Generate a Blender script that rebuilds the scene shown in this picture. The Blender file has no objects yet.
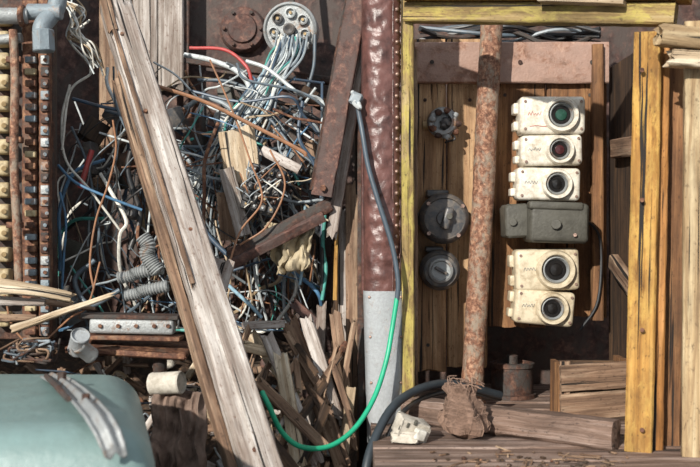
import bpy, bmesh, math, random
from mathutils import Vector, Matrix, Euler, noise
R = random.Random(7)
F, D, H = 972.0, 2.9, 1.45
LED = H-0.55           # ledge height
def W(u, v, y=0.0):
    d = D+y
    return Vector(((u-350)/F*d, y, (233.5-v)/F*d+H))
def S(p, y=0.0): return p*(D+y)/F
def lin(h):
    h = h.lstrip('#'); o = []
    for i in (0, 2, 4):
        c = int(h[i:i+2], 16)/255
        o.append(c/12.92 if c <= .04045 else ((c+.055)/1.055)**2.4)
    return (*o, 1)
# ---------------- materials ----------------
class N:
    def __init__(s, name):
        s.m = bpy.data.materials.new(name); s.m.use_nodes = True
        s.t = s.m.node_tree; s.b = s.t.nodes['Principled BSDF']
        s.a = s.t.nodes.new('ShaderNodeAttribute'); s.a.attribute_name = 'gc'
    def l(s, a, b): s.t.links.new(a, b)
    def noise(s, sc, detail=6, rough=.6, dist=0, off=0):
        mp = s.t.nodes.new('ShaderNodeMapping'); mp.inputs['Scale'].default_value = sc
        mp.inputs['Location'].default_value = (off, off*.7, off*.3)
        s.l(s.a.outputs['Vector'], mp.inputs['Vector'])
        n = s.t.nodes.new('ShaderNodeTexNoise'); n.inputs['Scale'].default_value = 1
        n.inputs['Detail'].default_value = detail; n.inputs['Roughness'].default_value = rough
        n.inputs['Distortion'].default_value = dist
        s.l(mp.outputs[0], n.inputs['Vector']); return n.outputs['Fac']
    def ramp(s, fac, stops):
        r = s.t.nodes.new('ShaderNodeValToRGB'); e = r.color_ramp.elements
        while len(e) < len(stops): e.new(.5)
        for i, (p, c) in enumerate(stops):
            e[i].position = p; e[i].color = lin(c) if isinstance(c, str) else (c, c, c, 1)
        s.l(fac, r.inputs['Fac']); return r.outputs['Color']
    def mix(s, fac, a, b, mode='MIX'):
        m = s.t.nodes.new('ShaderNodeMix'); m.data_type = 'RGBA'; m.blend_type = mode
        for v, i in ((fac, 0), (a, 6), (b, 7)):
            if isinstance(v, (int, float)): m.inputs[i].default_value = v
            elif isinstance(v, str): m.inputs[i].default_value = lin(v)
            elif isinstance(v, tuple): m.inputs[i].default_value = v
            else: s.l(v, m.inputs[i])
        return m.outputs[2]
    def bump(s, h, st=.4, dist=.004):
        b = s.t.nodes.new('ShaderNodeBump'); b.inputs['Strength'].default_value = st
        b.inputs['Distance'].default_value = dist
        s.l(h, b.inputs['Height']); s.l(b.outputs[0], s.b.inputs['Normal'])
    def fin(s, col, rough=.8, metal=0):
        s.l(col, s.b.inputs['Base Color'])
        if isinstance(rough, (int, float)): s.b.inputs['Roughness'].default_value = rough
        else: s.l(rough, s.b.inputs['Roughness'])
        if isinstance(metal, (int, float)): s.b.inputs['Metallic'].default_value = metal
        else: s.l(metal, s.b.inputs['Metallic'])
        return s.m
def wood(name, dk, md, lt, stain='#3a2a1c', stain_amt=.55, paint=None, pt=.5, rough=.8):
    n = N(name)
    g = n.noise((45, 45, 2.6), 8, .65, .5)
    col = n.ramp(g, [(.3, dk), (.48, md), (.66, lt)])
    g2 = n.noise((230, 230, 7), 4, .6, 0, 3)
    col = n.mix(.45, col, n.ramp(g2, [(.3, .35), (.6, 1.0)]), 'MULTIPLY')
    if paint:
        p = n.noise((22, 22, 7), 10, .78, .3, 9)
        pm = n.ramp(p, [(pt-.04, 1.0), (pt+.04, 0.0)])
        col = n.mix(pm, col, n.mix(n.noise((60, 60, 20), 5), paint[0], paint[1]))
    st = n.ramp(n.noise((9, 9, 4), 8, .7, .4, 5), [(.42, 0.0), (.68, stain_amt)])
    col = n.mix(st, col, stain)
    sp = n.ramp(n.noise((120, 120, 60), 6, .7, 0, 21), [(.58, 0.0), (.65, .7)])
    col = n.mix(sp, col, stain)
    cr = n.noise((80, 80, 1.4), 3, .5, .25, 12)
    cm = n.ramp(cr, [(.345, 1.0), (.375, 0.0)])
    col = n.mix(cm, col, '#16100b')
    h = n.mix(.5, g, g2); h = n.mix(cm, h, (0, 0, 0, 1))
    n.bump(h, .75, .006)
    return n.fin(col, rough)
def rust(name, base, dk='#2a1c16', md='#65402e', lt='#a27a5a', amt=.5, metal=.0, rough=.75, sc=18):
    n = N(name)
    r = n.ramp(n.noise((sc*2.2,)*3, 10, .7, .4), [(.32, dk), (.5, md), (.68, lt)])
    b = n.mix(n.noise((sc*3,)*3, 6, .6, 0, 4), base, '#4a443c')
    b = n.mix(.5, b, base)
    f = n.noise((sc, sc, sc*.7), 10, .72, .3, 7)
    m = n.ramp(f, [(1-amt-.06-.0, 0.0), (1-amt+.06, 1.0)])
    inv = n.mix(m, b, r)
    n.bump(n.mix(.6, f, n.noise((sc*9,)*3, 6)), .7, .005)
    return n.fin(inv, rough, metal)
def plain(name, c, dirt='#3a332a', amt=.4, rough=.5, metal=0, sc=25, bump=.25):
    n = N(name)
    f = n.noise((sc,)*3, 9, .7, .3)
    m = n.ramp(f, [(.43, 0.0), (.70, amt)])
    n.bump(n.noise((sc*4,)*3, 6), bump, .003)
    return n.fin(n.mix(m, c, dirt), rough, metal)
M = {}
M['greywood'] = wood('weathered_grey_wood', '#625549', '#a1978e', '#d8d2cb', '#604638', .6)
M['brownwood'] = wood('weathered_brown_wood', '#4e3828', '#86695380'[:7], '#b49a80', '#2c1e15', .6)
M['darkwood'] = wood('dark_wet_wood', '#21170f', '#463221', '#6a4f36', '#120c08', .7)
M['deck'] = wood('worn_deck_wood', '#4a3628', '#7e6658', '#ab968a', '#2e2018', .6)
M['palewood'] = wood('pale_split_wood', '#84705a', '#bca688', '#e0d3bb', '#5f4832', .55)
M['board'] = wood('cabinet_back_board', '#8a6848', '#bb946c', '#dab88e', '#634529', .6, rough=.65)
M['boarddk'] = wood('cabinet_board_dark', '#5a3d26', '#855c3a', '#a97e54', '#352315', .7)
M['ochre'] = wood('ochre_painted_wood', '#7c5426', '#ab7c3a', '#cca25a', '#4c3418', .7, ('#b2873c', '#c6a25a'), .47)
M['orange'] = wood('varnished_post', '#744a20', '#a36f36', '#c48f58', '#452b14', .7)
M['green'] = wood('yellow_green_painted_wood', '#6c5732', '#92794a', '#b49e72', '#42351e', .8, ('#9c8c44', '#b8a75e'), .48)
M['ply'] = wood('plywood_tan', '#846a4c', '#ae946e', '#d0bd98', '#574430', .65)
M['rust'] = rust('rusted_steel', '#6a5648', amt=.58)
M['rustdk'] = rust('dark_rusted_steel', '#3a3634', '#1a1210', '#43291e', '#705040', .5)
M['bulk'] = rust('rusted_bulkhead', '#463a36', '#1a1210', '#46302a', '#7a5c50', .52, sc=11)
M['pole'] = rust('rust_pipe', '#9c8c7a', '#3a261a', '#7c5440', '#c0987a', .54, sc=34)
M['angle'] = rust('purple_rust_iron', '#4e3a36', '#24140f', '#553830', '#8a6656', .5)
M['steel'] = rust('worn_grey_metal', '#aaaeae', '#4a3527', '#80604a', '#a98765', .40, .3, .5)
M['galv'] = rust('galvanised_sheet', '#b0b5b8', '#6a6058', '#8c8078', '#c9c2ba', .38, .15, .55, sc=40)
M['bluegrey'] = rust('blue_grey_fitting', '#86949c', '#4a3527', '#80604a', '#a98765', .43, .1, .5)
M['rail'] = rust('pink_brown_rail', '#a98878', '#5c4030', '#8a6450', '#c0a08c', .45, sc=14, rough=.6)
M['leather'] = plain('brown_riveted_covering', '#6a4842', '#2c1e1c', .95, .33, 0, 16, .7)
M['rivet'] = plain('rivet_metal', '#a58a7c', '#3a2420', .5, .35, .5, 60)
M['white'] = plain('cream_porcelain', '#dcd6c8', '#8c7a5c', .75, .35, 0, 38)
M['cream'] = plain('aged_cream_porcelain', '#cbbea4', '#7c6645', .75, .4, 0, 34)
M['bake'] = plain('dark_bakelite', '#464749', '#86796a', .7, .4, 0, 40)
M['olive'] = plain('dirty_olive_plastic', '#504e46', '#2b2821', .6, .6, 0, 30, .5)
M['hole'] = plain('dark_recess', '#131110', '#2c2620', .3, .3)
M['lens'] = plain('green_lens', '#2b4c40', '#0d1512', .6, .12)
M['rlens'] = plain('red_lens', '#4e2a2c', '#180c0c', .6, .12)
M['teal'] = rust('teal_painted_casing', '#7c9896', '#6f7a74', '#a8b4ae', '#e6e6e0', .34, sc=5, rough=.45)
M['brass'] = plain('tarnished_brass', '#a89068', '#5c4428', .6, .45, .3, 50)
M['bone'] = plain('yellowed_terminal', '#b8a884', '#6b5232', .85, .6, 0, 40)
M['stone'] = plain('white_lump', '#c4bdb0', '#7a7060', .8, .85, 0, 30, .6)
M['cloth'] = plain('dirty_cloth', '#b4a68a', '#5c4c38', .85, .9, 0, 15, .6)
M['canvas'] = plain('brown_canvas', '#7c685c', '#3a2c24', .85, .9, 0, 18, .7)
M['burlap'] = plain('burlap', '#8a7060', '#45352c', .75, .95, 0, 90, .8)
M['dirt'] = rust('dirt_and_scale', '#403429', '#15100c', '#3e2e22', '#7a604a', .55, sc=22)
M['redplastic'] = plain('faded_red', '#a8544c', '#4a221c', .6, .5)
for k, c in dict(w_grey='#8e979c', w_lgrey='#c0c6c6', w_white='#dcd9ce', w_blue='#4b7596', w_teal='#4a9a90', w_black='#23262a',
                 w_red='#b04442', w_copper='#966a4c', w_slate='#55626c', w_dblue='#3c5064', w_lblue='#8fb0c0', w_tan='#a89274').items():
    M[k] = plain(k+'_insulation', c, '#4a4034', .6, .45, 0, 40, .1)
M['w_green'] = plain('bright_green_cable', '#22a57c', '#1a5c48', .3, .4, 0, 20, .1)
M['hose'] = plain('grey_blue_cable', '#48545e', '#2b2e30', .4, .45, 0, 20, .1)
M['rubber'] = plain('dark_rubber_hose', '#30383e', '#1c1e20', .5, .5, 0, 20, .1)
# ---------------- mesh builder ----------------
def basis(z, face):
    z = z.normalized(); f = Vector(face)
    y = f-z*f.dot(z)
    if y.length < 1e-4: y = Vector((1, 0, 0))-z*z.x
    y.normalize(); x = y.cross(z)
    return x, -y, z      # local y points away from 'face'
class B:
    def __init__(s): s.v = []; s.f = []; s.g = []; s.fm = []; s.mats = []
    def mi(s, m):
        m = M[m]
        if m not in s.mats: s.mats.append(m)
        return s.mats.index(m)
    def add(s, vs, gs, fs, m):
        o = len(s.v); k = s.mi(m)
        off = Vector((R.uniform(-9, 9), R.uniform(-9, 9), R.uniform(-9, 9)))
        s.v += [tuple(v) for v in vs]; s.g += [tuple(Vector(g)+off) for g in gs]
        s.f += [tuple(o+i for i in f) for f in fs]; s.fm += [k]*len(fs); return s
    def beam(s, p0, p1, w, t, m, face=(0, -1, 0), n=10, jit=.0015, e0=0, e1=0, bev=.15, w1=None, bow=0):
        p0 = Vector(p0); p1 = Vector(p1); L = (p1-p0).length
        x, y, z = basis(p1-p0, face); b = min(w, t)*bev
        kw = max(2, min(8, int(w/max(t, .01))+2)); kt = 2
        pr = []
        for i in range(kw+1): pr.append((-w/2+b+(w-2*b)*i/kw, -t/2))
        for i in range(kt+1): pr.append((w/2, -t/2+b+(t-2*b)*i/kt))
        for i in range(kw+1): pr.append((w/2-b-(w-2*b)*i/kw, t/2))
        for i in range(kt+1): pr.append((-w/2, t/2-b-(t-2*b)*i/kt))
        K = len(pr); vs = []; gs = []; fs = []
        j0 = [R.random()*e0 for _ in pr]; j1 = [R.random()*e1 for _ in pr]
        sd = R.uniform(0, 99)
        for a in range(n+1):
            q = a/n; sw = 1 if w1 is None else 1+(w1/w-1)*q
            for i, (px, py) in enumerate(pr):
                zz = L*q
                if a == 0: zz += j0[i]
                if a == n: zz -= j1[i]
                nn = noise.noise(Vector((px*30+sd, py*30, zz*9)))*jit*2
                lx = px*sw*(1+nn*4)+R.uniform(-jit, jit)*.5; ly = py+nn+R.uniform(-jit, jit)*.4-bow*4*q*(1-q)
                vs.append(p0+x*lx+y*ly+z*zz); gs.append((px, py, zz))
        for a in range(n):
            for i in range(K):
                j = (i+1) % K
                fs.append((a*K+i, a*K+j, (a+1)*K+j, (a+1)*K+i))
        c0 = len(vs); vs.append(p0+z*(sum(j0)/K)); gs.append((0, 0, 0)); vs.append(p1-z*(sum(j1)/K)-y*0); gs.append((0, 0, L))
        for i in range(K):
            j = (i+1) % K
            fs.append((j, i, c0)); fs.append((n*K+i, n*K+j, c0+1))
        return s.add(vs, gs, fs, m)
    def lathe(s, prof, c, axis, m, seg=32):
        c = Vector(c); x, y, z = basis(Vector(axis), (0.01, .02, 1) if abs(Vector(axis).normalized().z) < .9 else (0, -1, 0))
        vs = []; gs = []; fs = []
        for r, h in prof:
            r = max(r, 1e-5)
            for i in range(seg):
                a = 2*math.pi*i/seg; l = (r*math.cos(a), r*math.sin(a), h)
                vs.append(c+x*l[0]+y*l[1]+z*l[2]); gs.append(l)
        for k in range(len(prof)-1):
            for i in range(seg):
                j = (i+1) % seg; fs.append((k*seg+i, k*seg+j, (k+1)*seg+j, (k+1)*seg+i))
        return s.add(vs, gs, fs, m)
    def cyl(s, p0, p1, r, m, seg=20, b=.1, r1=None):
        p0 = Vector(p0); p1 = Vector(p1); L = (p1-p0).length; r1 = r if r1 is None else r1; e = min(r*b, L*.3)
        return s.lathe([(0, 0), (r-e, 0), (r, e), (r1, L-e), (r1-e, L), (0, L)], p0, p1-p0, m, seg)
    def tube(s, pts, r, m, seg=7, sub=6, rj=0, cor=0, crf=1):
        pts = [Vector(p) for p in pts]; c = []
        q = [pts[0]*2-pts[1]]+pts+[pts[-1]*2-pts[-2]]
        for i in range(1, len(q)-2):
            for k in range(sub):
                t = k/sub; a, b_, c_, d_ = q[i-1], q[i], q[i+1], q[i+2]
                c.append(.5*((2*b_)+(c_-a)*t+(2*a-5*b_+4*c_-d_)*t*t+(3*b_-a-3*c_+d_)*t**3))
        c.append(pts[-1]); n = len(c); vs = []; gs = []; fs = []; L = 0
        nx = None
        for k in range(n):
            tg = (c[min(k+1, n-1)]-c[max(k-1, 0)])
            if tg.length < 1e-7: tg = Vector((0, 0, 1))
            tg.normalize()
            if nx is None: nx = tg.orthogonal().normalized()
            nx = nx-tg*nx.dot(tg)
            if nx.length < 1e-5: nx = tg.orthogonal()
            nx.normalize(); ny = tg.cross(nx)
            if k: L += (c[k]-c[k-1]).length
            rr = r*(1+R.uniform(-rj, rj)+(cor*(k % 2)))
            for i in range(seg):
                a = 2*math.pi*i/seg; l = (rr*math.cos(a), rr*math.sin(a))
                vs.append(c[k]+nx*l[0]+ny*l[1]); gs.append((l[0], l[1], L))
        for k in range(n-1):
            for i in range(seg):
                j = (i+1) % seg; fs.append((k*seg+i, k*seg+j, (k+1)*seg+j, (k+1)*seg+i))
        fs.append(tuple(range(seg))[::-1]); fs.append(tuple((n-1)*seg+i for i in range(seg)))
        return s.add(vs, gs, fs, m)
    def rbox(s, c, size, m, rot=(0, 0, 0), bev=.15, seg=3, jit=0):
        bm = bmesh.new(); bmesh.ops.create_cube(bm, size=1)
        for v in bm.verts: v.co = Vector((v.co.x*size[0], v.co.y*size[1], v.co.z*size[2]))
        bmesh.ops.bevel(bm, geom=bm.edges[:], offset=min(size)*bev, segments=seg, profile=.5, affect='EDGES')
        if jit:
            bmesh.ops.subdivide_edges(bm, edges=bm.edges[:], cuts=1)
            for v in bm.verts: v.co += Vector([R.uniform(-jit, jit) for _ in range(3)])
        bm.verts.index_update(); mt = Euler(rot).to_matrix(); c = Vector(c)
        vs = [c+mt@v.co for v in bm.verts]; gs = [v.co.copy() for v in bm.verts]
        fs = [tuple(v.index for v in f.verts) for f in bm.faces]; bm.free()
        return s.add(vs, gs, fs, m)
    def prism(s, poly, z0, z1, m, bev=.05, seg=6):
        bm = bmesh.new(); lo = [bm.verts.new((x, y, z0)) for x, y in poly]; hi = [bm.verts.new((x, y, z1)) for x, y in poly]
        n = len(poly); bm.faces.new(lo[::-1]); bm.faces.new(hi)
        for i in range(n): bm.faces.new((lo[i], lo[(i+1) % n], hi[(i+1) % n], hi[i]))
        bmesh.ops.bevel(bm, geom=bm.edges[:], offset=bev, segments=seg, profile=.5, affect='EDGES')
        bm.verts.index_update(); vs = [v.co.copy() for v in bm.verts]; fs = [tuple(v.index for v in f.verts) for f in bm.faces]; bm.free()
        return s.add(vs, vs, fs, m)
    def blob(s, c, size, m, amp=.25, fr=2.0, sub=3):
        bm = bmesh.new(); bmesh.ops.create_icosphere(bm, subdivisions=sub, radius=1)
        o = Vector((R.uniform(0, 50),)*3); c = Vector(c); vs = []
        for v in bm.verts:
            k = 1+amp*noise.noise(v.co*fr+o)+amp*.4*noise.noise(v.co*fr*3+o)
            vs.append(Vector((v.co.x*size[0], v.co.y*size[1], v.co.z*size[2]))*k)
        fs = [tuple(v.index for v in f.verts) for f in bm.faces]; bm.free()
        return s.add([c+v for v in vs], vs, fs, m)
    def sheet(s, fn, nu, nv, m, th=None):
        vs = [fn(i/nu, j/nv) for j in range(nv+1) for i in range(nu+1)]
        fs = [(j*(nu+1)+i, j*(nu+1)+i+1, (j+1)*(nu+1)+i+1, (j+1)*(nu+1)+i) for j in range(nv) for i in range(nu)]
        return s.add(vs, vs, fs, m)
    def done(s, name, ang=40, solid=0):
        me = bpy.data.meshes.new(name); me.from_pydata(s.v, [], s.f)
        at = me.attributes.new('gc', 'FLOAT_VECTOR', 'POINT')
        at.data.foreach_set('vector', [c for g in s.g for c in g])
        for m in s.mats: me.materials.append(m)
        me.polygons.foreach_set('material_index', s.fm)
        me.polygons.foreach_set('use_smooth', [True]*len(s.f)); me.update()
        bm = bmesh.new(); bm.from_mesh(me); bmesh.ops.recalc_face_normals(bm, faces=bm.faces[:]); bm.to_mesh(me); bm.free()
        me.set_sharp_from_angle(angle=math.radians(ang))
        # origin at the geometric centre
        co = [Vector(v) for v in s.v]
        mn = Vector([min(c[i] for c in co) for i in range(3)]); mx = Vector([max(c[i] for c in co) for i in range(3)])
        ce = (mn+mx)/2; me.transform(Matrix.Translation(-ce))
        ob = bpy.data.objects.new(name, me); ob.location = ce
        bpy.context.collection.objects.link(ob)
        if solid:
            md = ob.modifiers.new('solid', 'SOLIDIFY'); md.thickness = solid
        return ob
# ---------------- shell ----------------
b = B()
b.sheet(lambda u, v: Vector((-6+12*u, -6+12*v, 0.02*noise.noise(Vector((u*30, v*30, 0))))), 60, 60, 'dirt'); b.done('ground')
b = B(); b.rbox((0, .72, 1.4), (3.6, .08, 2.8), 'bulk', bev=.1); b.done('wall_back')
b = B(); b.rbox((-1.45, .15, 1.4), (.06, 1.06, 2.8), 'bulk', bev=.1); b.done('wall_left')
b = B(); b.rbox((1.55, .0, 1.4), (.06, 1.36, 2.8), 'bulk', bev=.1); b.done('wall_right')
# ledge floor (deck boards on plinth)
b = B()
b.rbox((.80, -.06, LED/2-.03), (1.46, 1.44, LED-.06), 'darkwood', bev=.02)
y = -.82
while y < .58:
    wd = R.uniform(.12, .16)
    b.beam((.06, y+wd/2, LED-.03), (1.5, y+wd/2, LED-.03+R.uniform(-.002, .002)), wd-.004, .06, 'deck', face=(0, 0, 1), n=14)
    y += wd
b.done('floor')
# back planks top left
b = B()
for (u0, u1, v1, m) in [(133, 158, 80, 'greywood'), (159, 184, 92, 'greywood'), (100, 131, 150, 'brownwood')]:
    b.beam(W((u0+u1)/2, -60, .58), W((u0+u1)/2, v1, .58), S(u1-u0, .56), .03, m, e1=.03)
b.beam(W(185, 60, .6), W(350, 84, .6), .03, .03, 'rustdk')
b.beam(W(187, -40, .6), W(187, 150, .6), .02, .03, 'rustdk')
b.done('weathered_backing_planks')
b = B(); c = W(243, 30, .66)
b.lathe([(0, .03), (.05, .032), (.055, .022), (.075, .022), (.082, .012), (.085, 0)], c, (0, -1, 0), 'angle')
for i in range(6):
    a = i*math.pi/3; b.cyl(c+Vector((.066*math.cos(a), -.02, .066*math.sin(a))), c+Vector((.066*math.cos(a), -.035, .066*math.sin(a))), .007, 'rustdk', 6)
b.done('rusty_blind_flange')
# ---------------- cabinet ----------------
b = B(); yb = .30
for (u0, u1, v0, v1, m) in [(408, 446, 40, 372, 'board'), (447, 487, 40, 368, 'board'), (488, 545, 45, 328, 'boarddk'), (546, 606, 45, 318, 'boarddk')]:
    b.beam(W((u0+u1)/2, v0, yb), W((u0+u1)/2, v1, yb), S(u1-u0, yb)-.002, .03, m, n=20, e1=.012)
for (u, v) in [(425, 100), (470, 100), (428, 345), (468, 350), (590, 95), (592, 300), (505, 95)]:
    b.cyl(W(u, v, yb-.012), W(u, v, yb-.02), .006, 'rustdk', 10)
b.beam(W(415, 63, .265), W(608, 63, .265), S(41, .265), .025, 'rail', n=20)
for u in (432, 520, 592): b.cyl(W(u, 62, .255), W(u, 62, .245), .007, 'rustdk', 10)
for (x0, y0, x1, y1, m) in [(.195, .34, .185, -.0, 'brownwood'), (.885, .34, .865, -.30, 'darkwood')]:
    b.beam(((x0+x1)/2, (y0+y1)/2, LED), ((x0+x1)/2, (y0+y1)/2, 2.0), abs(y1-y0), .025, m, face=(1 if x0 < .5 else -1, 0, 0), n=16)
b.beam((.845, .22, 1.36), (.845, -.18, 1.22), .05, .03, 'brownwood', face=(-1, 0, 0))
b.beam((.845, .2, 1.72), (.845, -.2, 1.70), .06, .03, 'brownwood', face=(-1, 0, 0))
b.beam(W(597, 45, .25), W(597, 320, .25), .035, .04, 'boarddk', n=14)
b.done('electrical_cabinet')
# frame
b = B()
b.beam(W(407, -40, -.05), W(408, 418, -.05), S(12, -.05), .05, 'green', n=24, bev=.1)
b.done('frame_stile')
b = B()
b.beam(W(407, 13, -.07), W(676, 15, -.42), .055, .05, 'green', n=24, face=(-.35, -1, 0), bev=.08)
b.beam(W(405, -4, -.09), W(690, -4, -.44), .028, .09, 'ochre', n=20, face=(-.35, -1, 0))
b.beam(W(540, 1, -.3), W(625, 3, -.4), .012, .05, 'palewood', n=8, face=(-.35, -1, 0))
b.done('frame_top_rail')
b = B()
zt = W(0, 34, -.43).z
b.beam((.733, -.43, LED), (.757, -.43, zt), .068, .06, 'ochre', n=24, face=(-.3, -1, 0), bev=.08)
b.beam((.778, -.415, LED), (.797, -.415, zt), .036, .04, 'orange', n=24, face=(-.1, -1, 0), bev=.1)
for v in (70, 200, 330, 430): b.cyl(W(642, v, -.465), W(642, v, -.475), .006, 'rust', 8)
b.done('frame_post')
b = B(); b.beam((.825, -.36, LED), (.85, -.36, 1.95), .07, .05, 'boarddk', n=20, face=(-.1, -1, 0)); b.done('inner_frame_post')
b = B()
zt = W(0, 22, -.5).z
b.beam((.868, -.5, LED), (.875, -.5, zt), .095, .035, 'ply', n=24, face=(-.2, -1, 0), bev=.1)
b.beam(W(652, 34, -.55), W(740, 44, -.55), .05, .05, 'ply', n=12, e0=.03)
b.beam(W(664, 58, -.54), W(740, 62, -.55), .04, .04, 'palewood', n=10, e0=.03)
b.done('plywood_side_panel')
# rusty pole
b = B(); y = .17
b.tube([W(492, 20, y), W(487, 110, y), W(483, 200, y), W(477, 300, y), Vector((W(471, 0, y).x, y, LED))], S(11, y), 'pole', seg=22, sub=16, rj=.03)
b.lathe([(S(13, y), 0), (S(15, y), .008), (S(15, y), .02), (S(12, y), .026)], (W(471, 0, y).x, y, LED), (0, 0, 1), 'pole')
b.done('rusty_pipe_pole')
# fuse holders
def holder(u, v, w, h, m, lens, sc=0, tilt=0.):
    b = B(); yf = .12
    c = W(u, v, yf); ww = S(w, yf); hh = S(h, yf)
    mt = lambda x, yy, z: c+Vector((x*math.cos(tilt)-z*math.sin(tilt), yy, x*math.sin(tilt)+z*math.cos(tilt)))
    b.rbox(mt(0, .045, 0), (ww, .09, hh), m, (0, -tilt, 0), .16, 4)
    b.rbox(mt(-ww*.04, .115, 0), (ww*.8, .09, hh*.78), m, (0, -tilt, 0), .1)
    b.rbox(mt(-ww*.5, .07, hh*.22), (ww*.12, .05, hh*.3), m, (0, -tilt, 0), .2)
    b.rbox(mt(-ww*.5, .07, -hh*.25), (ww*.12, .05, hh*.25), m, (0, -tilt, 0), .2)
    o = mt(ww*.12, -.0, 0); r = hh*.44
    b.lathe([(r*1.08, .0), (r*1.05, .012), (r*.98, .02), (r*.84, .02), (r*.76, .012), (r*.72, .004)], o, (0, -1, 0), m, 36)
    b.lathe([(r*.72, .012), (r*.66, .015), (r*.58, .008), (r*.56, .003)], o, (0, -1, 0), 'steel', 36)
    b.lathe([(r*.8, .003), (r*.5, .004), (r*.3, .003), (0, .003)], o, (0, -1, 0), 'hole', 30)
    b.lathe([(r*.36, .003), (r*.32, .008), (0, .010)], o, (0, -1, 0), lens, 24)
    for k in ((-.42, .36), (-.42, -.36), (.43, .36), (.43, -.36)):
        q = mt(ww*k[0], .001, hh*k[1]); b.cyl(q, q+Vector((0, -.004, 0)), .0045, 'rivet', 10)
    pts = []; n = 10
    for i in range(n):
        t = i/(n-1); pts.append(mt(ww*(-.38+.2*t), -.0006, hh*(.02+(.06 if i % 2 else -.03)*R.uniform(.4, 1.3))))
    b.tube(pts, .0007, 'w_slate' if sc == 0 else 'w_red', 5, 4)
    if sc: b.tube([mt(ww*(-.35+.1*i), -.0006, hh*(-.3+.02*(i % 2))) for i in range(4)], .0010, 'w_red', 5, 3)
    return b.done('fuse_holder')
holder(553, 115, 66, 38, 'white', 'lens', 1)
holder(552, 150, 62, 31, 'white', 'rlens', 0, .02)
holder(549, 184, 64, 33, 'white', 'hole', 0, -.02)
holder(548, 270, 64, 42, 'cream', 'hole', 0, .03)
holder(545, 308, 60, 35, 'cream', 'hole', 0, -.09)
b = B()
b.rbox(W(555, 223, .14), (S(59, .13), .14, S(40, .13)), 'olive', (0, .03, 0), .14, 3, .0015)
b.rbox(W(515, 221, .18), (S(26, .15), .12, S(34, .15)), 'olive', (0, -.05, 0), .18, 3, .0015)
b.rbox(W(555, 206, .09), (S(54, .1), .05, S(8, .1)), 'olive', (0, .03, 0), .3)
b.cyl(W(556, 224, .075), W(556, 224, .058), .016, 'olive'); b.cyl(W(575, 235, .075), W(575, 235, .06), .006, 'rivet', 8)
b.cyl(W(513, 222, .13), W(513, 222, .112), .012, 'olive')
b.tube([W(585, 218, .2), W(600, 240, .22), W(598, 300, .22), W(580, 330, .24)], .0045, 'w_black')
b.done('dark_relay_box')
def rotary(u, v, r, big):
    b = B(); c = W(u, v, .285); rr = S(r, .2)
    b.lathe([(rr*.9, 0), (rr*.95, .05), (rr*.93, .07), (rr, .075), (rr*1.02, .095), (rr*.98, .115), (rr*.82, .128), (rr*.78, .122), (rr*.5, .126), (0, .128)], c, (0, -1, 0), 'bake', 40)
    o = c+Vector((0, -.125, 0))
    if big:
        b.rbox(o+Vector((.006, -.012, 0)), (rr*.36, .03, rr*.9), 'bake', (0, .3, 0), .3)
        b.cyl(o, o+Vector((0, -.015, 0)), rr*.34, 'bake', 24)
        b.cyl(o+Vector((.012, -.02, .006)), o+Vector((.012, -.034, .006)), rr*.12, 'olive', 12)
        for a in (.6, 2.4, 3.9, 5.4):
            q = c+Vector((rr*.86*math.cos(a), -.115, rr*.86*math.sin(a))); b.cyl(q, q+Vector((0, -.012, 0)), .007, 'rivet', 8)
        for sx in (-1, 1): b.rbox(c+Vector((sx*rr*.95, -.05, 0)), (rr*.26, .06, rr*.5), 'bake', bev=.25)
    else:
        b.lathe([(rr*.62, 0), (rr*.6, .014), (rr*.5, .018), (rr*.44, .01), (0, .01)], o, (0, -1, 0), 'steel', 30)
        b.rbox(o+Vector((0, -.016, 0)), (rr*.7, .012, rr*.16), 'bake', (0, .5, 0), .3)
    b.rbox(c+Vector((-rr*.2, -.03, rr*1.02)), (rr*.9, .05, rr*.3), 'bake', bev=.25)
    return b.done('rotary_switch')
rotary(441, 219, 25, True); rotary(437, 269, 20, False)
b = B(); c = W(443, 126, .285)
b.lathe([(.035, 0), (.04, .03), (.05, .045), (.05, .06), (.042, .07), (.03, .072), (.026, .05), (0, .048)], c, (-.12, -1, .1), 'steel', 24)
for i in range(9):
    a = i*.7; q = c+Vector((.042*math.cos(a), -.065, .042*math.sin(a))); b.blob(q, (.013, .01, .011), ['rustdk', 'steel', 'rust'][i % 3], .3, sub=2)
b.blob(c+Vector((.004, -.06, 0)), (.02, .02, .02), 'bake', .3); b.cyl(c+Vector((-.07, -.03, 0)), c+Vector((-.03, -.03, 0)), .015, 'brass', 14)
b.tube([c+Vector((.02, -.06, -.03)), c+Vector((.03, -.08, -.05)), c+Vector((.0, -.06, -.06))], .003, 'w_black')
b.done('corroded_bulkhead_socket')
b = B()
for i in range(11):
    v = R.uniform(24, 46); m = R.choice(['w_black', 'w_slate', 'w_black', 'w_grey', 'rustdk'])
    b.tube([W(420+k*45, v+R.uniform(-9, 9), .33+R.uniform(-.0, .15)) for k in range(5)], R.uniform(.004, .009), m)
b.done('overhead_cables')
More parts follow.
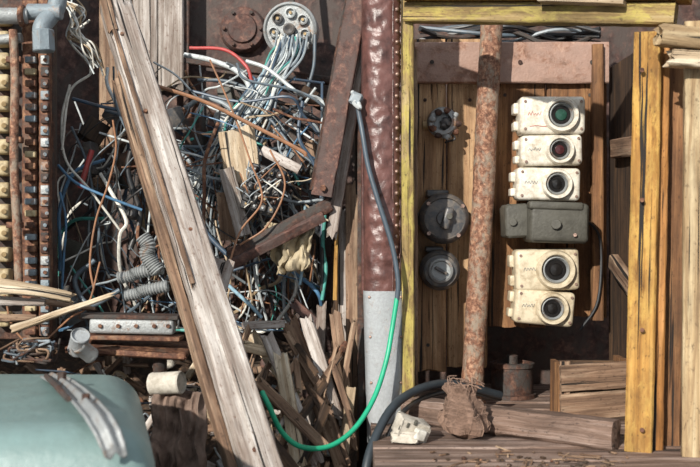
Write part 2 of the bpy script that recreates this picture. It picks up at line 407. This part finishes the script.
# sill beam, crate, bag, stone, hose
b = B()
b.beam(Vector((W(408, 0, -.10).x, -.06, LED+.036)), Vector((W(622, 0, -.46).x, -.42, LED+.036)), .072, .075, 'deck', face=(-.4, -1, 0), n=20, e0=.02, e1=.01, jit=.003)
b.done('sill_beam')
b = B(); c = Vector((W(590, 0, .02).x, .02, LED+.085))
for k in range(2):
    b.beam(c+Vector((-.105, -.075, -.045+.085*k)), c+Vector((.105, -.055, -.042+.085*k+.008)), .078, .016, 'brownwood', n=8, e1=.008)
b.beam(c+Vector((-.1, .0, -.085)), c+Vector((-.1, .0, .08)), .13, .016, 'boarddk', face=(-1, 0, 0)); b.beam(c+Vector((.1, .02, -.085)), c+Vector((.1, .02, .09)), .13, .016, 'boarddk', face=(-1, 0, 0))
b.beam(c+Vector((-.09, -.062, -.085)), c+Vector((-.09, -.062, .09)), .03, .02, 'brownwood'); b.beam(c+Vector((-.1, .07, 0)), c+Vector((.1, .07, 0)), .15, .014, 'darkwood')
b.beam(c+Vector((-.1, 0, -.08)), c+Vector((.1, 0, -.08)), .13, .014, 'darkwood', face=(0, 0, 1))
b.done('small_wooden_crate')
b = B(); c = W(467, 0, -.30); c.z = LED
def bag(u, v):
    a = u*2*math.pi; prof = [.0, .050, .060, .058, .05, .045, .036, .034, .046][min(8, int(v*8))]
    k = 1+.16*math.sin(a*5+v*3)+.25*noise.noise(Vector((math.cos(a)*2, math.sin(a)*2, v*4)))
    return c+Vector((prof*k*math.cos(a)-.02*v, prof*k*math.sin(a)*.8, .003+v*.14+.01*noise.noise(Vector((math.cos(a)*2, math.sin(a)*2, 9)))))
b.sheet(bag, 48, 8, 'burlap')
for v in range(1, 40):
    t = v/40; b.tube([bag(u/16, t) for u in range(17)], .0018, 'burlap', 4, 2)
for u in range(24): b.tube([bag(u/24+.1*t/8, t/8) for t in range(1, 9)], .0018, 'burlap', 4, 3)
for i in range(14):
    a = R.uniform(0, 6.3); q = bag(a/6.3 % 1, .98); b.tube([q, q+Vector((R.uniform(-.02, .02), R.uniform(-.02, .02), .02)), q+Vector((R.uniform(-.04, .04), -.01, R.uniform(0, .03)))], .0015, 'burlap', 4, 3)
b.done('burlap_net_bag')
b = B(); c = W(411, 0, -.33); c.z = LED+.036
b.rbox(c, (.085, .06, .05), 'stone', (.2, .35, .3), .12, 2, .003); b.rbox(c+Vector((-.015, -.02, -.018)), (.07, .04, .03), 'stone', (0, .0, -.3), .15, 2, .003)
b.rbox(c+Vector((.02, -.038, -.01)), (.03, .02, .028), 'w_white', (.2, .3, .5), .2)
for i in range(3): b.rbox(c+Vector((-.03+.02*i, -.034, .008+.006*i)), (.008, .008, .014), 'olive', (.2, .35, .3), .2)
b.done('broken_porcelain_block')
b = B()
b.tube([W(500, 395, .12), W(455, 384, -.0), W(425, 387, -.10), W(398, 402, -.2), W(380, 428, -.28), W(366, 470, -.36), W(365, 540, -.38)], .0125, 'rubber', 12, 12)
b.tube([W(500, 399, .14), W(460, 391, .02), W(428, 396, -.08), W(404, 411, -.19), W(388, 436, -.26), W(374, 480, -.34)], .007, 'w_black', 10, 12)
b.done('black_hose')
b = B()
for i in range(80):
    x = R.uniform(.2, .68); yy = R.uniform(-.66, -.46); c = Vector((x, yy, LED+.003))
    k = R.random()
    if k < .5: b.rbox(c, (R.uniform(.006, .018), R.uniform(.006, .012), .004), R.choice(['dirt', 'brownwood', 'darkwood']), (R.uniform(-.2, .2), 0, R.uniform(0, 3)), .2, 1)
    elif k < .7: b.blob(c, (R.uniform(.003, .007),)*3, R.choice(['dirt', 'rustdk', 'rust']), .4, sub=2)
    else: b.beam(c, c+Vector((R.uniform(-.08, .08), R.uniform(-.05, .05), .003)), .004, .003, 'brownwood', face=(0, 0, 1), n=3)
b.done('deck_litter')
b = B(); c = W(512, 0, .38); c.z = LED
b.lathe([(0, 0), (.08, 0), (.08, .012), (.07, .014), (.07, .10), (.075, .102), (.075, .115), (.06, .118), (.055, .10), (0, .10)], c, (0, 0, 1), 'rustdk', 28)
b.cyl(c+Vector((0, 0, .1)), c+Vector((0, 0, .14)), .02, 'rustdk', 12)
b.done('rusty_drum')
# ---------------- riveted column ----------------
b = B(); y = -.02
def col(u, v):
    py = -30+v*325; a = math.pi*u; x0, x1 = 361+v*3, 401-v*1
    c = W((x0+x1)/2, py, y); hw = S((x1-x0)/2, y)
    k = 1+.03*noise.noise(Vector((u*4, v*14, 1)))
    return c+Vector((-hw*math.cos(a)*k, -.055*math.sin(a)**.75*k+.005*noise.noise(Vector((u*9, v*40, 4))), 0))
b.sheet(col, 26, 160, 'leather')
b.rbox((W(381, 0, y).x, .01, (W(0, -30, y).z+W(0, 295, y).z)/2), (S(39, y), .05, W(0, -30, y).z-W(0, 295, y).z), 'leather', bev=.1)
for i in range(31):
    p = col(.775, i/30.5)
    dr = Vector((.45, -.9, 0)); b.lathe([(.0062, 0), (.0055, .003), (.003, .0055), (0, .006)], p, dr, 'rivet', 10)
b.tube([col(.9, i/20) for i in range(21)], .0022, 'leather', 6, 3)
b.tube([col(.69, i/20) for i in range(21)], .0018, 'leather', 6, 3)
b.done('riveted_leather_column')
b = B()
def gal(u, v):
    a = math.pi*u; x0, x1 = 363+v*4, 404-v*1; py = 290+v*150; c = W((x0+x1)/2, py, y); hw = S((x1-x0)/2, y)
    return c+Vector((-hw*math.cos(a), -.063*math.sin(a)**.45-.002*noise.noise(Vector((u*5, v*9, 0))), 0))
b.sheet(gal, 24, 40, 'galv')
b.rbox((W(385, 0, y).x, .012, W(0, 365, y).z), (S(36, y), .05, S(150, y)), 'galv', bev=.1)
for v in (.04, .3, .6, .9):
    for u in (.25, .8): b.lathe([(.005, 0), (.003, .004), (0, .005)], gal(u, v), (0, -1, 0), 'rivet', 10)
b.done('galvanised_column_base')
b = B()
for (u, v0, v1, w, m, yy) in [(343, 205, 460, 10, 'greywood', .14), (352, 180, 460, 13, 'brownwood', .1), (335, 240, 470, 7, 'darkwood', .2), (358, -20, 200, 10, 'darkwood', .1), (361, 60, 420, 7, 'rustdk', .05)]:
    b.beam(W(u, v0, yy), W(u+R.uniform(-1, 2), v1, yy), S(w, yy), .02, m, e0=.03, n=14)
b.beam(W(337, 215, .1), W(335, 300, .1), S(4), .015, 'ochre', n=8)
b.done('column_backing_strips')
b = B() 
b.beam(W(362, -25, .0), W(322, 196, -.02), S(22), .012, 'angle', face=(-.35, -1, 0), n=20, jit=.002)
b.beam(W(352, -25, .02), W(312, 190, .0), .03, .008, 'rustdk', face=(-1, -.4, 0), n=14)
b.cyl(W(323, 188, -.03), W(323, 188, -.045), .010, 'rust', 6)
b.done('rusty_angle_iron')
b = B(); b.beam(W(364, 45, .04), W(331, 240, .03), S(11), .02, 'greywood', n=20, e1=.04, face=(-.2, -1, 0)); b.done('split_wood_batten')
b = B()
b.beam(W(331, 204, .02), W(226, 258, .02), S(14), .03, 'rustdk', n=16, e1=.02); b.beam(W(324, 216, .0), W(232, 264, .0), S(6), .03, 'angle', n=16, face=(0, -.4, 1))
b.done('rusty_cross_bar')
b = B()
b.tube([W(356, 98, -.06), W(362, 130, -.09), W(368, 165, -.1), W(378, 200, -.11), W(392, 245, -.115), W(398, 280, -.12), W(397, 300, -.12)], .0075, 'hose', 10, 10)
b.tube([W(352, 92, -.05), W(358, 97, -.07), W(354, 103, -.08), W(360, 108, -.09), W(357, 99, -.07)], .006, 'w_lgrey')
b.rbox(W(356, 99, -.07), (.035, .025, .035), 'w_grey', (0, .4, 0), .3, 3, .002)
b.tube([W(397, 298, -.12), W(392, 330, -.13), W(386, 362, -.15), W(374, 398, -.19), W(355, 428, -.25), W(330, 446, -.32), W(302, 447, -.38), W(282, 432, -.41), W(268, 404, -.44), W(262, 392, -.42)], .0072, 'w_green', 10, 10)
b.done('green_and_grey_cable')
# ---------------- diagonal beam ----------------
b = B(); p0 = W(112, -4, .12); p1 = W(270, 500, -.62)
fc = (.42, -1, .12)
b.beam(p0, p1, .088, .075, 'greywood', face=fc, n=44, e0=.07, e1=.0, jit=.003, bev=.08, w1=.094)
x, yv, z = basis(p1-p0, fc)
b.beam(p0+z*.28-x*.054+yv*.03, p1-x*.060+yv*.03, .022, .05, 'brownwood', face=fc, n=30, e0=.08, jit=.002)
b.beam(p0+z*.0-x*.03-yv*.03, p0+z*.20-x*.04-yv*.035, .03, .02, 'brownwood', face=fc, e0=.03, e1=.05)
b.beam(p0+z*.05+x*.012-yv*.041, p1+x*.016-yv*.041, .05, .006, 'greywood', face=fc, n=30, e0=.05)
b.beam(p0+z*.12-x*.036-yv*.041, p0+z*1.1-x*.036-yv*.041, .012, .006, 'brownwood', face=fc, n=30, e0=.05, e1=.1)
for t in (.12, .3, .47, .55, .8, .93):
    q = p0+(p1-p0)*t+x*R.uniform(-.02, .03)-yv*.036; b.cyl(q, q-yv*.008, .006, 'rust', 8)
b.done('diagonal_timber')
b = B(); b.beam(W(226, 258, -.25), W(213, 303, -.27), .055, .012, 'greywood', n=6, e0=.03, e1=.03); b.beam(W(208, 262, -.24), W(222, 288, -.26), .03, .01, 'greywood', n=6, e0=.02, e1=.02); b.done('splintered_board')
# ---------------- left switchboard ----------------
b = B(); y = .02
b.rbox(W(24, 170, y+.05), (S(64), .05, S(345)), 'rustdk', bev=.1)
for i in range(15):
    v = 18+i*21.5
    b.rbox(W(3, v, y), (S(17), .05, S(15)), 'bone', bev=.2); b.cyl(W(4, v, y-.02), W(4, v, y-.035), .008, 'brass', 10)
b.beam(W(31, 0, y+.01), W(31, 345, y+.01), S(15), .03, 'rust', n=20); b.beam(W(45, 0, y), W(46, 335, y), S(11), .035, 'rust', n=20)
for i in range(24):
    v = 60+i*11.8
    b.rbox(W(31, v, y-.02), (S(11), .02, S(6.5)), R.choice(['bluegrey', 'bluegrey', 'rust', 'bone']), bev=.2)
    b.rbox(W(45, v, y-.02), (S(8), .012, S(9)), R.choice(['bluegrey', 'steel', 'bluegrey', 'rustdk']), bev=.2)
    b.cyl(W(45+(i % 2)*2, v, y-.02), W(45+(i % 2)*2, v, y-.034), .006, 'bluegrey' if i % 3 else 'rust', 8)
b.done('terminal_switchboard')
b = B(); b.tube([W(13, 30, -.06), W(15, 80, -.06), W(14, 160, -.06), W(17, 230, -.06), W(19, 285, -.06)], S(4.2, -.06), 'pole', 14, 10, rj=.03)
for v in (60, 140, 225): b.rbox(W(15, v, -.045), (.045, .03, .018), 'rust', bev=.2)
b.done('rusty_conduit')
b = B()
b.tube([W(60, -30, -.02), W(57, 5, -.02), W(50, 16, -.03), W(42, 28, -.05), W(43, 45, -.05)], S(9), 'bluegrey', 16, 8)
b.cyl(W(43, 30, -.05), W(44, 52, -.05), S(11), 'bluegrey', 8); b.cyl(W(28, 12, -.03), W(62, 12, -.03), S(8), 'bluegrey', 14)
b.cyl(W(-4, 16, -.06), W(28, 16, -.04), S(8), 'steel', 20); b.cyl(W(20, 16, -.05), W(25, 16, -.05), S(11), 'rust', 8)
b.cyl(W(-4, 40, -.03), W(22, 38, -.03), S(5), 'steel', 14)
b.done('pipe_fitting')
# ---------------- multi pin connector ----------------
b = B(); c = W(291, 30, .42); ax = Vector((-.12, -1, -.12)).normalized(); rr = S(27, .42)
b.lathe([(rr*.9, -.1), (rr*.95, -.02), (rr, 0), (rr, .022), (rr*.92, .028), (rr*.86, .02), (rr*.5, .02), (0, .02)], c, ax, 'steel', 40)
X, Y, Z = basis(ax, (0, 0, 1))
for i in range(7):
    a = i*2*math.pi/7+.3; q = c+X*rr*.6*math.cos(a)+Y*rr*.6*math.sin(a)+ax*.018
    b.lathe([(rr*.2, 0), (rr*.2, .016), (rr*.15, .018), (rr*.13, .006), (0, .006)], q, ax, ['steel', 'bake', 'w_lgrey'][i % 3], 16)
    b.cyl(q+ax*.004, q+ax*.014, rr*.06, 'brass', 8)
b.lathe([(rr*.22, 0), (rr*.22, .025), (rr*.16, .028), (0, .02)], c+ax*.018, ax, 'bake', 16)
b.beam(c+Vector((0, .02, .05)), c+Vector((0, .12, .5)), .02, .02, 'rustdk')
b.done('multi_pin_connector')
# ---------------- cable looms (one tangled mass) ----------------
def pth(cp, j, yj=.04): return [W(u+R.uniform(-j, j), v+R.uniform(-j, j), yy+R.uniform(-yj, yj)) for (u, v, yy) in cp]
b = B(); pal = ['w_lgrey', 'w_grey', 'w_lblue', 'w_white', 'w_slate', 'w_teal', 'w_grey', 'w_dblue', 'w_lgrey', 'w_grey']
for i in range(58):
    a = R.uniform(-1, 1); e = R.uniform(-1, 1)
    cp = [(291+a*14, 38, .39), (285+a*14, 58, .32), (268+a*11, 85, .28), (248+a*18+e*8, 118, .26), (230+e*34, 160, .28), (216+e*44, 205, .3), (212+e*52+R.uniform(-15, 15), 255, .32)]
    if i % 4 == 0: cp = cp[:5]+[(190+e*30, 180, .3), (165+e*25, 150, .3), (150, 110+e*40, .4)]
    b.tube(pth(cp, 4.5, .02), R.uniform(.0022, .0045), R.choice(pal), 7, 7)
pal2 = ['w_slate', 'w_grey', 'w_black', 'w_dblue', 'w_lgrey', 'w_tan', 'w_grey', 'w_black', 'w_blue', 'w_lgrey', 'w_slate', 'w_lgrey', 'w_white', 'w_copper', 'rust', 'w_black', 'w_teal']
for i in range(210):
    u = R.uniform(62, 322); v = R.uniform(60, 300); p = []; yy = R.uniform(.2, .46)
    du, dv = R.choice([(12, 40), (-10, 38), (35, 12), (28, 25), (-25, 25), (4, 45)])
    for k in range(6):
        p.append(W(u, v, max(.14, min(.50, yy)))); u += du*R.uniform(.4, 1.3)+R.uniform(-14, 14); v += dv*R.uniform(.3, 1.2)+R.uniform(-12, 12); yy += R.uniform(-.06, .06)
        u = max(60, min(322, u)); v = max(20, min(330, v))
    b.tube(p, R.choice([.0018, .0022, .003, .0035, .0045, .006]), R.choice(pal2), 7, 6)
for (cp, r, m) in [
    ([(185, 55, .4), (210, 60, .36), (238, 72, .33), (250, 92, .32), (240, 120, .3)], .009, 'w_lgrey'),
    ([(190, 48, .4), (225, 50, .36), (246, 66, .33), (252, 82, .33)], .006, 'w_red'),
    ([(198, 80, .38), (230, 82, .35), (262, 98, .32), (282, 128, .3), (290, 160, .3)], .006, 'w_slate'),
    ([(185, 108, .35), (205, 98, .33), (232, 110, .3), (248, 140, .28)], .008, 'w_grey'),
    ([(315, 35, .38), (313, 70, .36), (300, 100, .34), (270, 125, .3)], .006, 'w_slate'),
    ([(190, 140, .3), (215, 132, .3), (245, 138, .26), (285, 160, .24), (300, 185, .24)], .005, 'w_teal'),
    ([(200, 150, .3), (192, 190, .3), (205, 230, .28), (235, 262, .26)], .008, 'w_dblue'),
    ([(325, 215, .15), (323, 245, .15), (326, 270, .14), (322, 300, .14)], .006, 'w_teal'),
    ([(305, 205, .15), (306, 240, .15), (300, 285, .14)], .005, 'w_lblue'),
    ([(228, 285, .12), (250, 305, .12), (262, 318, .12)], .006, 'w_lblue'),
    ([(58, 165, .14), (75, 182, .12), (105, 196, .12), (142, 210, .14)], .0045, 'w_blue'),
    ([(60, 192, .12), (66, 220, .12), (64, 255, .12), (62, 290, .12)], .004, 'w_blue'),
    ([(70, 85, .2), (62, 120, .16), (66, 160, .15), (90, 190, .16), (120, 230, .2)], .004, 'w_white'),
    ([(92, 150, .2), (86, 170, .2), (80, 188, .2)], .009, 'w_red'),
    ([(90, 20, .2), (70, 40, .2), (92, 70, .2), (70, 92, .16), (62, 150, .14)], .004, 'w_white'),
    ([(120, 90, .3), (135, 130, .3), (128, 170, .3), (140, 215, .3), (130, 250, .28)], .010, 'w_black'),
    ([(95, 260, .15), (75, 280, .15), (90, 305, .12), (120, 290, .12)], .008, 'w_slate')]:
    b.tube([W(*q) for q in cp], r, m, 10, 9)
for i in range(50):
    u = R.uniform(65, 320); v = R.uniform(95, 310); yy = R.uniform(.3, .46)
    k = R.random(); c = W(u, v, yy); m = R.choice(['bluegrey', 'rustdk', 'rust', 'bake', 'steel', 'palewood', 'darkwood', 'olive', 'brownwood'])
    rot = (R.uniform(-.4, .4), R.uniform(-.8, .8), R.uniform(-.5, .5))
    if k < .6: b.rbox(c, (R.uniform(.03, .10), R.uniform(.03, .06), R.uniform(.03, .12)), m, rot, .12, 2)
    else:
        dv = Vector((R.uniform(-.5, .5), -1, R.uniform(-.3, .3))).normalized(); r = R.uniform(.015, .03)
        b.lathe([(r, 0), (r*1.1, .01), (r*1.1, .03), (r*.8, .036), (r*.6, .03), (0, .03)], c, dv, m, 18)
b.done('tangled_electrical_wiring')
b = B()
for i in range(16):
    b.tube(pth([(66, 2, .1), (78, 18, .08), (72, 34, .08), (88, 48, .08), (98, 70, .1)], 8, .03), .0026, R.choice(['w_white', 'w_tan', 'w_lgrey']), 6, 6)
b.done('frayed_white_wires')
b = B()
for i in range(18):
    u = R.uniform(150, 300); v = R.uniform(90, 240); a = R.uniform(-.6, 1.3); L = R.uniform(25, 80); y0 = R.uniform(.06, .18)
    p = [(u+L*t*math.cos(a)/3+R.uniform(-2, 2), v+L*t*math.sin(a)/3+R.uniform(-2, 2), y0) for t in range(4)]
    b.tube([W(*q) for q in p], R.uniform(.0015, .004), R.choice(['brownwood', 'palewood', 'rust', 'w_copper']), 6, 4, rj=.15)
b.done('dry_twigs')
b = B()
for cp, r in [([(157, 86, .02), (205, 102, .02), (252, 125, .0), (300, 150, -.02), (306, 156, -.02)], .006),
              ([(113, 120, .0), (116, 150, .0), (108, 185, -.02), (96, 220, -.04), (90, 262, -.06), (94, 290, -.08)], .0032),
              ([(210, 60, .1), (232, 110, .05), (250, 160, .0), (262, 200, -.02), (240, 232, -.04), (226, 275, -.1)], .0030),
              ([(100, 262, -.05), (88, 305, -.1), (70, 318, -.12), (40, 345, -.16), (25, 350, -.18)], .003),
              ([(270, 150, .0), (285, 185, -.02), (268, 225, -.02), (240, 245, -.02)], .003),
              ([(5, 295, -.1), (12, 325, -.12), (28, 345, -.15)], .003)]:
    b.tube([W(*q) for q in cp], r, 'w_copper', 8, 8)
b.done('rusty_copper_wires')
b = B()
for (u0, v0, u1, v1, y0, r) in [(142, 236, 156, 272, .05, .02), (118, 278, 160, 268, .08, .017), (125, 296, 165, 286, .05, .016)]:
    pts = [W(u0+(u1-u0)*t/4+3*math.sin(t*2), v0+(v1-v0)*t/4, y0) for t in range(5)]
    b.tube(pts, r, 'steel', 14, 9, cor=.22)
b.done('corrugated_flex_conduit')
b = B()
b.beam(W(236, 128, .16), W(246, 196, .13), S(36, .15), .03, 'palewood', e0=.015, e1=.01); b.beam(W(226, 168, .1), W(244, 236, .08), S(15, .1), .03, 'greywood', e0=.01)
b.beam(W(262, 150, .14), W(300, 170, .12), S(10, .1), .02, 'greywood')
b.beam(W(228, 192, .16), W(232, 240, .16), .07, .03, 'brownwood')
b.done('broken_mounting_block')
b = B(); c = W(264, 190, .08)
b.rbox(c, (S(38), .05, S(48)), 'w_black', (0, .25, 0), .1)
for i in range(4):
    for j in range(5):
        q = c+Matrix.Rotation(.25, 3, 'Y')@Vector(((i-1.5)*.026, -.03, (j-2)*.027)); b.rbox(q, (.019, .022, .02), R.choice(['bake', 'w_black', 'rustdk']), (0, .25, 0), .15, 1)
        b.cyl(q+Vector((0, -.008, 0)), q+Vector((0, -.014, 0)), .004, 'brass' if (i+j) % 3 == 0 else 'steel', 8)
for i in range(14):
    q = c+Vector((R.uniform(-.05, .05), -.04, R.uniform(-.06, .06))); b.tube([q, q+Vector((R.uniform(-.03, .03), -.03, .02)), q+Vector((R.uniform(-.1, .1), 0, R.uniform(-.1, .12)))], .002, R.choice(['w_black', 'w_grey', 'w_white', 'w_copper']), 6, 6)
b.done('black_terminal_block')
b = B()
c = W(292, 250, .1)
b.sheet(lambda u, v: c+Vector(((u-.5)*(.16-.07*v)+.02*noise.noise(Vector((v*4, u*3, 2))), -.05+.06*noise.noise(Vector((u*4, v*2, 0)))+.02*noise.noise(Vector((u*12, v*5, 0))), (.5-v)*.15+.03*noise.noise(Vector((u*4, v*1, 5)))+.02*u)), 36, 30, 'cloth')
b.done('torn_cloth_scrap', solid=.003)
# ---------------- rubble mound and lower-left ----------------
FL = H-.72
def mz(x, y):
    q = (y+.55)/1.2; q = max(0, min(1, q))
    return FL-.12+.42*q**1.1+.06*noise.noise(Vector((x*5, y*5, 0)))+.025*noise.noise(Vector((x*16, y*16, 3)))
b = B(); b.sheet(lambda u, v: Vector((-1.42+1.44*u, -.32+.98*v, mz(-1.42+1.44*u, -.32+.98*v))), 110, 90, 'dirt')
b.rbox((-.70, .17, .29), (1.43, .96, .55), 'dirt', bev=.02)
b.sheet(lambda u, v: Vector((-.45+.47*u, -.62+.32*v, mz(-.45+.47*u, -.62+.32*v))), 40, 40, 'dirt')
b.rbox((-.215, -.42, .29), (.45, .42, .55), 'dirt', bev=.02)
for i in range(460):
    x = R.uniform(-1.2, -.02); yy = R.uniform(-.3, .45) if x < -.43 else R.uniform(-.5, .45); z = mz(x, yy)+R.uniform(0, .03); c = Vector((x, yy, z))
    k = R.random(); m = R.choice(['rust', 'rustdk', 'brownwood', 'greywood', 'darkwood', 'palewood', 'dirt', 'steel', 'angle', 'stone', 'bluegrey'])
    if k < .45:
        dv = Vector((R.uniform(-1, .6), R.uniform(-.5, .5), R.uniform(-.3, .8))).normalized()*R.uniform(.04, .14)
        if c.x+dv.x > 0: dv.x = -dv.x
        b.beam(c, c+dv, R.uniform(.008, .03), R.uniform(.005, .012), m if 'wood' in m else R.choice(['brownwood', 'greywood']), face=(R.uniform(-.5, .5), -1, .6), n=5, e0=.015, e1=.015)
    elif k < .75: b.rbox(c, (R.uniform(.015, .06), R.uniform(.02, .05), R.uniform(.01, .03)), m, (R.uniform(-1, 1), R.uniform(-1, 1), R.uniform(0, 3)), .15, 2, .001)
    elif k < .88: b.blob(c, (R.uniform(.01, .025), R.uniform(.01, .025), R.uniform(.01, .02)), m, .5, sub=2)
    else: b.tube([c, c+Vector((R.uniform(-.08, .0), -.02, .05)), c+Vector((R.uniform(-.16, .0), -.03, R.uniform(-.02, .08)))], .003, R.choice(pal2), 6, 6)
b.done('rubble_pile', ang=60)
b = B()
for (u0, v0, u1, v1, w, y0, y1, m) in [
    (288, 318, 345, 470, 17, .05, -.2, 'brownwood'), (305, 315, 338, 420, 13, .0, -.1, 'greywood'), (265, 330, 320, 468, 12, -.05, -.25, 'greywood'),
    (248, 330, 300, 400, 12, .05, -.05, 'palewood'), (322, 300, 318, 400, 10, .1, .05, 'greywood'), (335, 310, 352, 455, 12, .05, -.1, 'brownwood'),
    (240, 345, 280, 355, 10, -.1, -.05, 'palewood'), (350, 340, 318, 380, 8, .0, -.05, 'rust'),
    (255, 378, 330, 452, 10, -.15, -.3, 'brownwood'), (330, 400, 300, 470, 9, -.2, -.3, 'darkwood'), (238, 326, 288, 324, 8, .0, .05, 'greywood'),
    (352, 380, 342, 470, 9, -.1, -.15, 'palewood'), (280, 350, 300, 470, 14, -.1, -.3, 'palewood'), (356, 315, 340, 400, 6, -.02, -.05, 'brownwood'),
    (235, 395, 300, 480, 12, -.25, -.4, 'darkwood'), (290, 300, 330, 335, 10, .1, .1, 'angle')]:
    b.beam(W(u0, v0, y0), W(u1, v1, y1), S(w), .014, m, n=12, e0=.04, e1=.03, face=(R.uniform(-.5, .5), -1, R.uniform(-.2, .4)), jit=.002)
for i in range(26):
    u = R.uniform(240, 350); v = R.uniform(312, 420); a = R.uniform(.8, 2.3); L = R.uniform(30, 80)
    y0 = .08-(v-300)*.0022
    b.beam(W(u, v, y0), W(max(236, min(354, u+L*math.cos(a))), v+L*math.sin(a), y0-.12), R.uniform(.008, .022), .008, R.choice(['greywood', 'brownwood', 'brownwood', 'darkwood']), n=8, e0=.03, e1=.03, face=(R.uniform(-.6, .6), -1, R.uniform(-.2, .4)))
b.done('splintered_plank_pile')
b = B()
for (u0, v0, u1, v1, w, y0, y1, m, bw) in [(-20, 285, 78, 299, 17, -.25, -.2, 'palewood', .02), (10, 330, 118, 293, 8, -.22, -.2, 'palewood', .0), (-20, 300, 50, 303, 11, -.22, -.2, 'greywood', 0),
                                    (-20, 318, 40, 318, 10, -.2, -.15, 'brownwood', 0), (30, 300, 100, 310, 7, -.15, -.1, 'brownwood', 0)]:
    b.beam(W(u0, v0, y0), W(u1, v1, y1), S(w, y0), .012, m, n=14, e0=.02, e1=.05, face=(0, -1, .5), bow=bw, w1=S(w*.5))
b.done('broken_wood_slats')
b = B()
b.rbox(W(132, 347, -.12), (S(118, -.12), .16, .018), 'rust', (.12, .06, 0), .3, 3, .002)
b.rbox(W(133, 326, -.15), (S(84, -.15), .05, S(14)), 'steel', (0, .02, 0), .2)
b.rbox(W(133, 316, -.13), (S(96, -.15), .09, S(4)), 'rustdk', (0, .02, 0), .2)
b.rbox(W(133, 337, -.15), (S(98, -.15), .08, S(4)), 'rust', (0, .02, 0), .2)
for u in (100, 118, 136, 154, 168): b.cyl(W(u, 326, -.175), W(u, 326, -.183), .006, 'rust', 8)
b.cyl(W(160, 352, -.15), W(160, 380, -.12), .02, 'rustdk')
b.done('rusty_bracket_assembly')
for (u, v, r, h, m, dv) in [(160, 384, 11, .09, 'stone', (1, -.3, .1)), (85, 350, 9, .07, 'galv', (.3, -.6, .6)), (100, 356, 8, .06, 'steel', (-.4, -.6, .5))]:
    b = B(); rr = S(r, -.2); b.lathe([(0, 0), (rr, 0), (rr*1.04, .004), (rr, .008), (rr, h-.008), (rr*1.04, h-.004), (rr*.95, h), (rr*.9, h-.008), (0, h-.008)], W(u-8, v, -.25), dv, m, 24)
    b.done('dented_tin_can')
b = B(); c = W(184, 425, -.2)
b.sheet(lambda u, v: c+Vector(((u-.5)*.15+.02*noise.noise(Vector((v*3, 1, 2))), -.05-.07*v+.05*noise.noise(Vector((u*4, v*2, 7)))+.02*noise.noise(Vector((u*12, v*5, 7))), (.5-v)*.2+.02*noise.noise(Vector((u*3, 4, 2))))), 40, 34, 'canvas'); b.done('crumpled_canvas_scrap', solid=.003)
b = B(); c = W(30, 352, -.3)
for i in range(22):
    b.tube([c+Vector((R.uniform(-.07, .07), R.uniform(-.04, .04), R.uniform(-.03, .035))) for _ in range(5)], .003, R.choice(['w_grey', 'rustdk', 'w_slate', 'brownwood']), 6, 6)
b.done('grey_rag_bundle')
# teal casing
b = B(); top = H-.345; yf = -1.2
b.prism([(-1.25, -.42), (-.53, -.44), (-.335, yf), (-1.25, yf)], .0, top, 'teal', .09, 9)
b.done('teal_machine_casing')
b = B()
def lt(u, v, h):
    d = h*F/(v-233.5); return W(u, v, d-D)
q = [lt(52, 375, .333), lt(62, 381, .325), lt(73, 389, .318), lt(86, 401, .318), lt(98, 415, .322)]
q += [W(108, 432, yf-.012), W(114, 447, yf-.018), W(117, 457, yf-.014)]
def strip(u, v):
    t = v*(len(q)-1); i = min(int(t), len(q)-2); p = q[i].lerp(q[i+1], t-i)
    wv = .027*(1-.25*v); s_ = (u-.5)*2
    pr = .006*math.cos(s_*math.pi*1.5)
    return p+Vector((.8, .45, 0))*wv*s_+Vector((0, -.4, 1))*(pr+.002)
b.sheet(strip, 24, 40, 'steel')
b.cyl(q[1]+Vector((0, 0, -.02)), q[1]+Vector((0, 0, .02)), .010, 'rustdk', 6); b.cyl(q[3]+Vector((0.0, 0, -.02)), q[3]+Vector((0.0, 0, .014)), .008, 'rustdk', 8)
b.tube([q[0]+Vector((-.02, .02, -.005)), q[1]+Vector((-.03, 0, .006)), q[2]+Vector((-.034, 0, .006)), q[3]+Vector((-.034, 0, 0.004))], .006, 'rustdk', 8, 6)
b.done('metal_hinge_strap', solid=.005)
# ---------------- light, camera ----------------
w = bpy.data.worlds.new('sky'); bpy.context.scene.world = w; w.use_nodes = True
bg = w.node_tree.nodes['Background']; bg.inputs[0].default_value = (.84, .91, 1.0, 1); bg.inputs[1].default_value = .78
sd = bpy.data.lights.new('sun', 'SUN'); sd.energy = 5.8; sd.angle = math.radians(1.0); sd.color = (1, .95, .87)
so = bpy.data.objects.new('sun', sd); bpy.context.collection.objects.link(so); so.location = (-1, -3, 4)
so.rotation_euler = Vector((.42, .80, -.40)).to_track_quat('-Z', 'Y').to_euler()
cd = bpy.data.cameras.new('camera'); cd.lens = 50; cd.sensor_width = 36; cd.clip_start = .05
cd.dof.use_dof = True; cd.dof.focus_distance = 3.0; cd.dof.aperture_fstop = 3.5
co = bpy.data.objects.new('camera', cd); co.location = (0, -D, H); co.rotation_euler = (math.pi/2, 0, 0)
bpy.context.collection.objects.link(co); bpy.context.scene.camera = co
try:
    bpy.context.scene.view_settings.view_transform = 'Standard'
except Exception: pass
